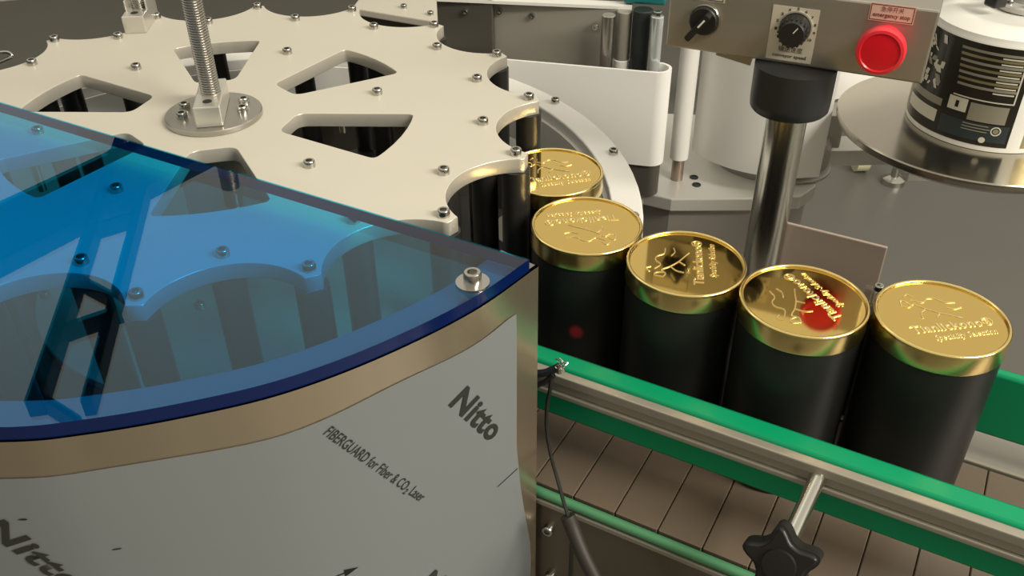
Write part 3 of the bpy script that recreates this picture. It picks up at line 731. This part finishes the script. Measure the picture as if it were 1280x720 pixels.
for k in range(3): pt('fine_print', 228, 246 + 1.5*(k % 2), .9800 - .0035*k, .9812 - .0035*k, 'lab_grey', .0009)
b = BM()
def spot(name, a, z, r0, r1, m):
    b = BM(); c = math.radians(a); n_ = 24; ro, ri = [], []
    for i in range(n_):
        t = 2*PI*i/n_
        for r_, lst in ((r1, ro), (r0, ri)):
            aa = c + r_*math.cos(t)/RR; lst.append(b.verts.new((RC.x + (RR+.0010)*math.cos(aa), RC.y + (RR+.0010)*math.sin(aa), z + r_*math.sin(t))))
    for i in range(n_): b.faces.new((ro[i], ro[(i+1) % n_], ri[(i+1) % n_], ri[i]))
    obj(name, b, m, lab, None, 40)
spot('round_mark', 251.5, .9765, .0042, .0056, 'lab_cream'); spot('round_mark', 251.5, .9765, .0004, .0030, 'lab_grey')
spot('oval_mark', 244, .9640, .0002, .0036, 'lab_cream')

# ------------------------------------------------------------------ bits at the picture's upper edge
it = thing('infeed_table', 'small cream machine table with screws behind the star wheel', 'table', (-.18, 1.50, .86))
bm = BM(); q = [(-.257, 1.500), (-.105, 1.425), (-.04, 1.60), (-.235, 1.70)]; prism(bm, q, .938, .950); obj('table_top', bm, 'alu', it, smooth=0, bevel=.002)
for p in ((-.172, 1.497), (-.126, 1.462), (-.20, 1.60)): inst('screw', SCREW, it, (*p, .950))
bm = BM(); prism(bm, [(-.245, 1.512), (-.112, 1.445), (-.055, 1.59), (-.225, 1.68)], 0, .938); obj('table_base', bm, 'darkp', it, smooth=0)
bm = BM(); box(bm, (-.31, 1.33, .82), (.34, .10, .10), Matrix.Rotation(-.22, 3, 'Z')); obj('dark_support', bm, 'darkp', it, 'dark support behind the wheel', smooth=0)
bm = BM(); tube(bm, [p for p in cat_path([(-.75, 1.145, .987), (-.68, 1.148, .996), (-.650, 1.150, 1.0045), (-.643, 1.152, 1.0085), (-.652, 1.153, 1.0125), (-.69, 1.152, 1.006), (-.75, 1.15, .998)], 6)], .0024, 8)
o = obj('hook_bar', bm, 'chrome', None); tag(o, 'bright bent steel hook at the left edge of the picture', 'hook')
bm = BM(); box(bm, (-.76, 1.32, 1.04), (.14, .05, .03), Matrix.Rotation(.3, 3, 'Z')); o = obj('arm_cover', bm, 'white', None, bevel=.01, seg=4); tag(o, 'white rounded arm tip in the top corner', 'cover')

# ------------------------------------------------------------------ sensor cable at the guard's corner
sc = thing('sensor_cable', 'thin black sensor cable with sleeve hanging over the rail by the guard', 'cable', (.032, .56, .93))
cp = cat_path([(.0315, .5675, .9630), (.0300, .5640, .9480), (.0279, .5620, .9340), (.0274, .5560, .9140), (.0306, .5450, .8940), (.0357, .5340, .8778), (.0407, .5180, .8660), (.0445, .5085, .8575)], 5)
bm = BM(); tube(bm, cp, .0017, 8); obj('thin_lead', bm, 'cable', sc)
bm = BM(); tube(bm, cat_path([(.0435, .5095, .8590), (.0480, .5035, .8490), (.0556, .4910, .8345), (.0662, .4760, .8191), (.0806, .4570, .7953), (.10, .44, .74)], 4), .0064, 12); obj('sleeve', bm, 'sleeve', sc, 'thick black sleeve')
bm = BM(); tube(bm, [(.0165, .5740, .9560), (.0270, .5700, .9610), (.0380, .5690, .9680)], .0034, 10); tube(bm, [(.0165, .5700, .9460), (.0250, .5680, .9520), (.0330, .5670, .9610)], .0024, 8); obj('clamp_arm', bm, 'cable', sc)
bm = BM(); random.seed(3)
for i in range(7):
    a = i*.9; tube(bm, cat_path([(.0365, .568, .9660), (.0385 + .003*math.cos(a), .5685 + .003*math.sin(a), .9705), (.0390 + .005*math.cos(a+1), .5685 + .005*math.sin(a+1), .9720 + .0015*(i % 3))], 3), .0007, 5)
lathe(bm, [(0, 0), (.0042, 0), (.0042, .005), (0, .006)], (.0378, .5685, .9640), n=12); obj('wire_tip', bm, 'chrome', sc, 'frayed bright wire tip')

# the sensor's red light spot on the canister beside the guard
sp = bpy.data.lights.new('sensor_light', 'SPOT'); sp.energy = 2.2; sp.color = (1, .03, .05); sp.spot_size = math.radians(7.5); sp.spot_blend = .7; sp.shadow_soft_size = .002
so = bpy.data.objects.new('sensor_light', sp); C.objects.link(so); so.location = (.0290, .5600, .9850)
so.rotation_mode = 'QUATERNION'; so.rotation_quaternion = (Vector((.0569, .6525, .9377)) - Vector(so.location)).to_track_quat('-Z', 'Y')
